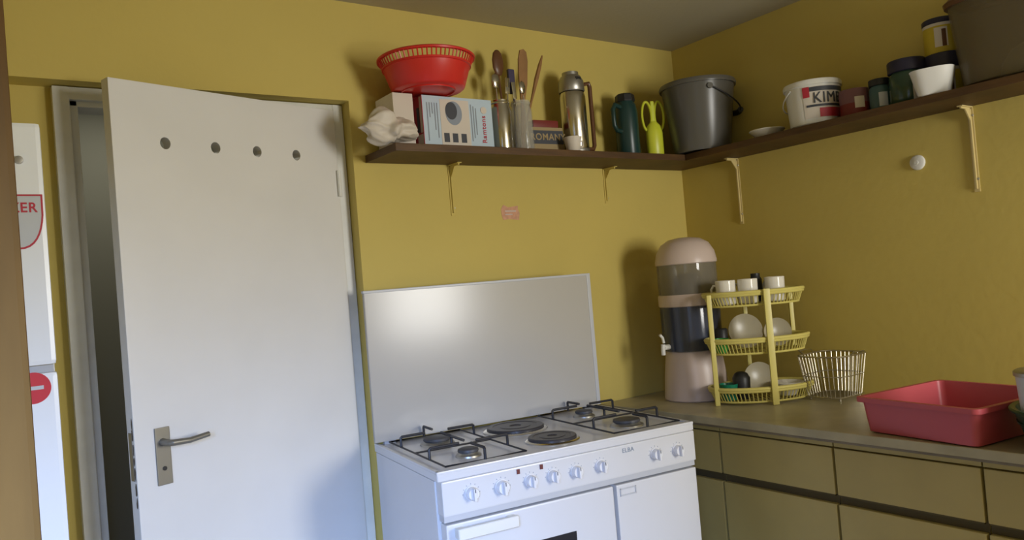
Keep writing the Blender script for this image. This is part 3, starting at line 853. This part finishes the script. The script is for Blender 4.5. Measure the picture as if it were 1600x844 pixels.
def P_(a, z, s=0): return d * a + Vector((0, 1, 0)) * s + Vector((0, 0, z))
tube(b, [P_(.100, .222), P_(.148, .222)], .011, 12); tube(b, [P_(.150, .235), P_(.152, .208), P_(.152, .192)], .009, 12)
tap = obj('tap', b, M['white'], t, smooth=True)
b = bm_new(); tube(b, [P_(.146, .240), P_(.150, .262), P_(.162, .275)], .006, 10); obj('tap_lever', b, M['white'], tap, smooth=True)

# three-tier plastic rack
RC = Vector((-.262, -.540, 0)); RA = R(-35.2)
t = thing('storage_rack', 'cream yellow three tier plastic rack holding white mugs', 'rack', (RC.x, RC.y, CZ), RA)
def vz(z): return z
tiers = [(.008, .060), (.190, .246), (.372, .424)]
def tier(z0, z1, a, bb):
    # basket: oval, front toward -y (viewer), flat back
    b = bm_new()
    n = 40
    def ring(f, z): return [(a * f * math.cos(2 * math.pi * i / n), bb * f * math.sin(2 * math.pi * i / n), z) for i in range(n)]
    tube(b, ring(1.0, z1), .0075, 8, closed=True)
    tube(b, ring(.995, z1 - .008), .006, 8, closed=True)
    tube(b, ring(.90, z0 + .003), .004, 6, closed=True)
    o = obj('tier_rim', b, M['rack'], t, smooth=True)
    b = bm_new()
    m_ = 72
    for i in range(m_):
        an = 2 * math.pi * i / m_
        c, s = math.cos(an), math.sin(an)
        tube(b, [(a * c, bb * s, z1), (a * .90 * c, bb * .90 * s, z0 + .003)], .0021, 4)
    for i in range(-9, 10):
        x = a * .88 * i / 9.6
        y = bb * .9 * math.sqrt(max(0, 1 - (x / (a * .9)) ** 2))
        tube(b, [(x, -y, z0 + .003), (x, y, z0 + .003)], .0024, 4)
    o2 = obj('slatted_basket', b, M['rack'], t, smooth=True)
tier(*tiers[0], .198, .118); tier(*tiers[1], .197, .116); tier(*tiers[2], .192, .114)
def post(x, y, z0, z1, hw=.009):
    b = bm_new(); mt = T(x, y, 0)
    box(b, (-hw, -.006, z0), (hw, .006, z1), .003, 2, mt); obj('post', b, M['rack'], t, smooth=True)
post(.012, -.127, 0, .434, .012); post(-.186, -.052, .0, .424, .009); post(.170, .072, .19, .424, .008); post(.0, .120, 0, .424, .008)

def on_rack(lx, ly): 
    c, s = math.cos(RA), math.sin(RA)
    return RC.x + lx * c - ly * s, RC.y + lx * s + ly * c
def mug(lx, ly, label, a):
    x, y = on_rack(lx, ly)
    t = thing('mug', label, 'mug', (x, y, CZ + tiers[2][0] + .008), a, 'white mugs on the rack')
    b = bm_new(); lathe(b, [(0, 0), (.032, 0), (.036, .004), (.038, .092), (.036, .094), (.034, .090), (.032, .008), (0, .006)], 36); obj('mug_body', b, M['china'], t, smooth=True)
    b = bm_new(); tube(b, [(.035, 0, .075), (.052, 0, .076), (.062, 0, .062), (.062, 0, .038), (.052, 0, .024), (.034, 0, .022)], .0045, 8); obj('handle', b, M['china'], t, smooth=True)
mug(-.108, -.015, 'white mug on the top tier of the rack, nearest the water filter', R(100))
mug(-.024, -.022, 'white mug on the top tier of the rack, middle of the three', R(95))
mug(.084, -.012, 'white mug on the top tier of the rack, right of the front post', R(80))
x, y = on_rack(.030, .045)
b = bm_new(); lathe(b, [(0, 0), (.022, 0), (.024, .004), (.024, .088), (.018, .098), (.018, .112), (0, .112)], 24)
tag(obj('spice_bottle', b, M['black'], None, smooth=True, loc=(x, y, CZ + tiers[2][0] + .008)), 'small dark bottle behind the white mugs on the top tier', 'bottle')
def plate(lx, ly, z, r, label, lean=80, yaw=0, m='dullplate'):
    x, y = on_rack(lx, ly)
    b = bm_new(); lathe(b, [(0, 0), (r * .55, 0), (r * .62, .003), (r, .016), (r * .99, .019), (r * .6, .007), (0, .004)], 40)
    o = obj('plate', b, M[m], None, smooth=True, loc=(x, y, z + r * math.sin(R(lean)) + .004), rot=(R(lean), 0, RA + R(yaw)))
    return tag(o, label, 'plate', 'plates in the rack')
z1 = CZ + tiers[1][0] + .006
plate(-.030, .050, z1, .068, 'large pale plate leaning in the middle tier of the rack, left of the front post', 78)
plate(.092, .040, z1, .055, 'smaller pale plate leaning in the middle tier of the rack, right of the front post', 80)
x, y = on_rack(-.145, -.02)
b = bm_new(); lathe(b, [(0, 0), (.022, 0), (.030, .055), (.028, .055), (.020, .004), (0, .004)], 24)
tag(obj('beaker', b, M['leafgreen'], None, smooth=True, loc=(x, y, z1)), 'bright green plastic beaker at the left of the middle tier', 'beaker')
x, y = on_rack(-.125, .042)
b = bm_new(); lathe(b, [(0, 0), (.024, 0), (.026, .004), (.026, .085), (.022, .090), (0, .090)], 24)
tag(obj('canister', b, M['black'], None, smooth=True, loc=(x, y, z1)), 'dark canister at the back left of the middle tier', 'canister')
z0 = CZ + tiers[0][0] + .006
x, y = on_rack(-.130, -.02)
b = bm_new(); lathe(b, [(0, 0), (.026, 0), (.036, .062), (.034, .062), (.024, .004), (0, .004)], 24)
tag(obj('beaker', b, M['teal'], None, smooth=True, loc=(x, y, z0)), 'teal plastic beaker at the left of the bottom tier', 'beaker')
x, y = on_rack(-.078, -.015)
b = bm_new(); lathe(b, [(0, 0), (.026, 0), (.030, .006), (.034, .080), (.024, .098), (.012, .104), (0, .104)], 24)
tag(obj('pot', b, M['black'], None, smooth=True, loc=(x, y, z0)), 'small black pot beside the teal beaker on the bottom tier', 'pot')
plate(.010, .050, z0, .062, 'pale plate leaning in the bottom tier of the rack, right of the black pot', 76)
x, y = on_rack(.100, -.010)
b = bm_new(); lathe(b, [(0, 0), (.030, 0), (.034, .004), (.062, .050), (.060, .051), (.032, .008), (0, .005)], 32)
tag(obj('bowl', b, M['china'], None, smooth=True, loc=(x, y, z0)), 'white bowl at the right of the bottom tier', 'bowl')

# wire basket / dish drainer
t = thing('wire_basket', 'chrome wire dish basket behind the pink tray, right of the yellow rack', 'basket', (-.104, -.752, CZ), R(0))
b = bm_new()
hw, hd, hb = .092, .086, .165
def rect(f, z): return [(-hw * f, -hd * f, z), (hw * f, -hd * f, z), (hw * f, hd * f, z), (-hw * f, hd * f, z)]
def ovr(f, z, n=24):
    out = []
    for i in range(n):
        a = 2 * math.pi * (i + .5) / n; c, s = math.cos(a), math.sin(a); q = (abs(c) ** 5 + abs(s) ** 5) ** (-1 / 5)
        out.append((hw * f * c * q, hd * f * s * q, z))
    return out
tube(b, ovr(1.12, hb), .0032, 8, closed=True); tube(b, ovr(1.00, .090), .0022, 6, closed=True); tube(b, ovr(.88, .012), .0026, 6, closed=True)
obj('wire_rims', b, M['wire'], t, smooth=True)
b = bm_new()
n = 36
for i in range(n):
    a = 2 * math.pi * (i + .5) / n; c, s = math.cos(a), math.sin(a); q = (abs(c) ** 5 + abs(s) ** 5) ** (-1 / 5)
    tube(b, [(hw * 1.12 * c * q, hd * 1.12 * s * q, hb), (hw * .88 * c * q, hd * .88 * s * q, .012)], .0015, 5)
for i in range(-5, 6):
    tube(b, [(hw * .86 * i / 5.5, -hd * .87, .012), (hw * .86 * i / 5.5, hd * .87, .012)], .0015, 5)
obj('wires', b, M['wire'], t, smooth=True)
for sx in (-1, 1):
    for sy in (-1, 1):
        b = bm_new(); lathe(b, [(0, 0), (.005, 0), (.005, .012), (0, .013)], 10, T(sx * hw * .7, sy * hd * .7, 0)); obj('foot', b, M['wire'], t, smooth=True)
for sy in (-1, 1):
    b = bm_new(); tube(b, [(-.035, sy * hd * 1.10, hb), (-.035, sy * (hd * 1.10 + .02), hb + .014), (.035, sy * (hd * 1.10 + .02), hb + .014), (.035, sy * hd * 1.10, hb)], .003, 6); obj('handle', b, M['wire'], t, smooth=True)

# pink rectangular tray
t = thing('dish_tray', 'pink rectangular plastic dish tray at the edge of the worktop', 'tray', (-.585, -1.158, CZ), R(-8))
# local: front edge along -y from origin, depth along +x
b = bm_new()
tb = bmesh.new()
def trayring(inset, z, r=.02):
    x0, x1, y0, y1 = 0 - inset, .36 + inset, -.335 - inset, 0 + inset
    out = []
    for cx_, cy_, a0 in ((x1 - r, y1 - r, 0), (x0 + r, y1 - r, 90), (x0 + r, y0 + r, 180), (x1 - r, y0 + r, 270)):
        for k in range(5):
            a = R(a0 + k * 22.5); out.append((cx_ + r * math.cos(a), cy_ + r * math.sin(a), z))
    return out
rings = [trayring(-.01, 0), trayring(0, .004), trayring(.010, .100), trayring(.018, .102), trayring(.018, .092), trayring(.021, .092), trayring(.021, .106), trayring(.007, .106), trayring(-.006, .008), trayring(-.02, .006)]
vr = [[tb.verts.new(p) for p in rg] for rg in rings]
for a_, b_ in zip(vr, vr[1:]):
    for i in range(len(a_)):
        j = (i + 1) % len(a_); tb.faces.new((a_[i], a_[j], b_[j], b_[i]))
tb.faces.new(vr[0][::-1]); tb.faces.new(vr[-1])
bmesh.ops.recalc_face_normals(tb, faces=list(tb.faces)); merge(b, tb)
obj('tray_body', b, M['pink'], t, smooth=True, angle=35)
b = bm_new()
for i in range(7):
    box(b, (.03, -.05 - i * .040, .007), (.33, -.044 - i * .040, .013), .001)
obj('drain_ribs', b, M['pink'], t)

# dark green basin with a pale tub standing in it
t = thing('basin', 'dark green round plastic basin at the right end of the worktop', 'basin', (-.495, -1.712, CZ))
b = bm_new(); lathe(b, [(0, .004), (.135, .004), (.140, 0), (.145, .006), (.172, .092), (.182, .096), (.184, .102), (.180, .106), (.168, .104), (.138, .012), (0, .008)], 56); obj('basin_body', b, M['green'], t, smooth=True)
b = bm_new(); lathe(b, [(.161, .062), (.167, .064), (.168, .070), (.163, .071)], 56); obj('ridge', b, M['green'], t, smooth=True)
t = thing('plastic_tub', 'pale grey plastic tub standing inside the dark green basin', 'tub', (-.545, -1.645, CZ + .0125))
b = bm_new(); lathe(b, [(0, 0), (.066, 0), (.070, .004), (.082, .180), (.080, .180), (.068, .008), (0, .006)], 40); obj('tub_body', b, M['badge'], t, smooth=True)
b = bm_new(); lathe(b, [(.080, .176), (.086, .176), (.086, .186), (.080, .190), (0, .190)], 40); obj('lid', b, M['satin'], t, smooth=True)
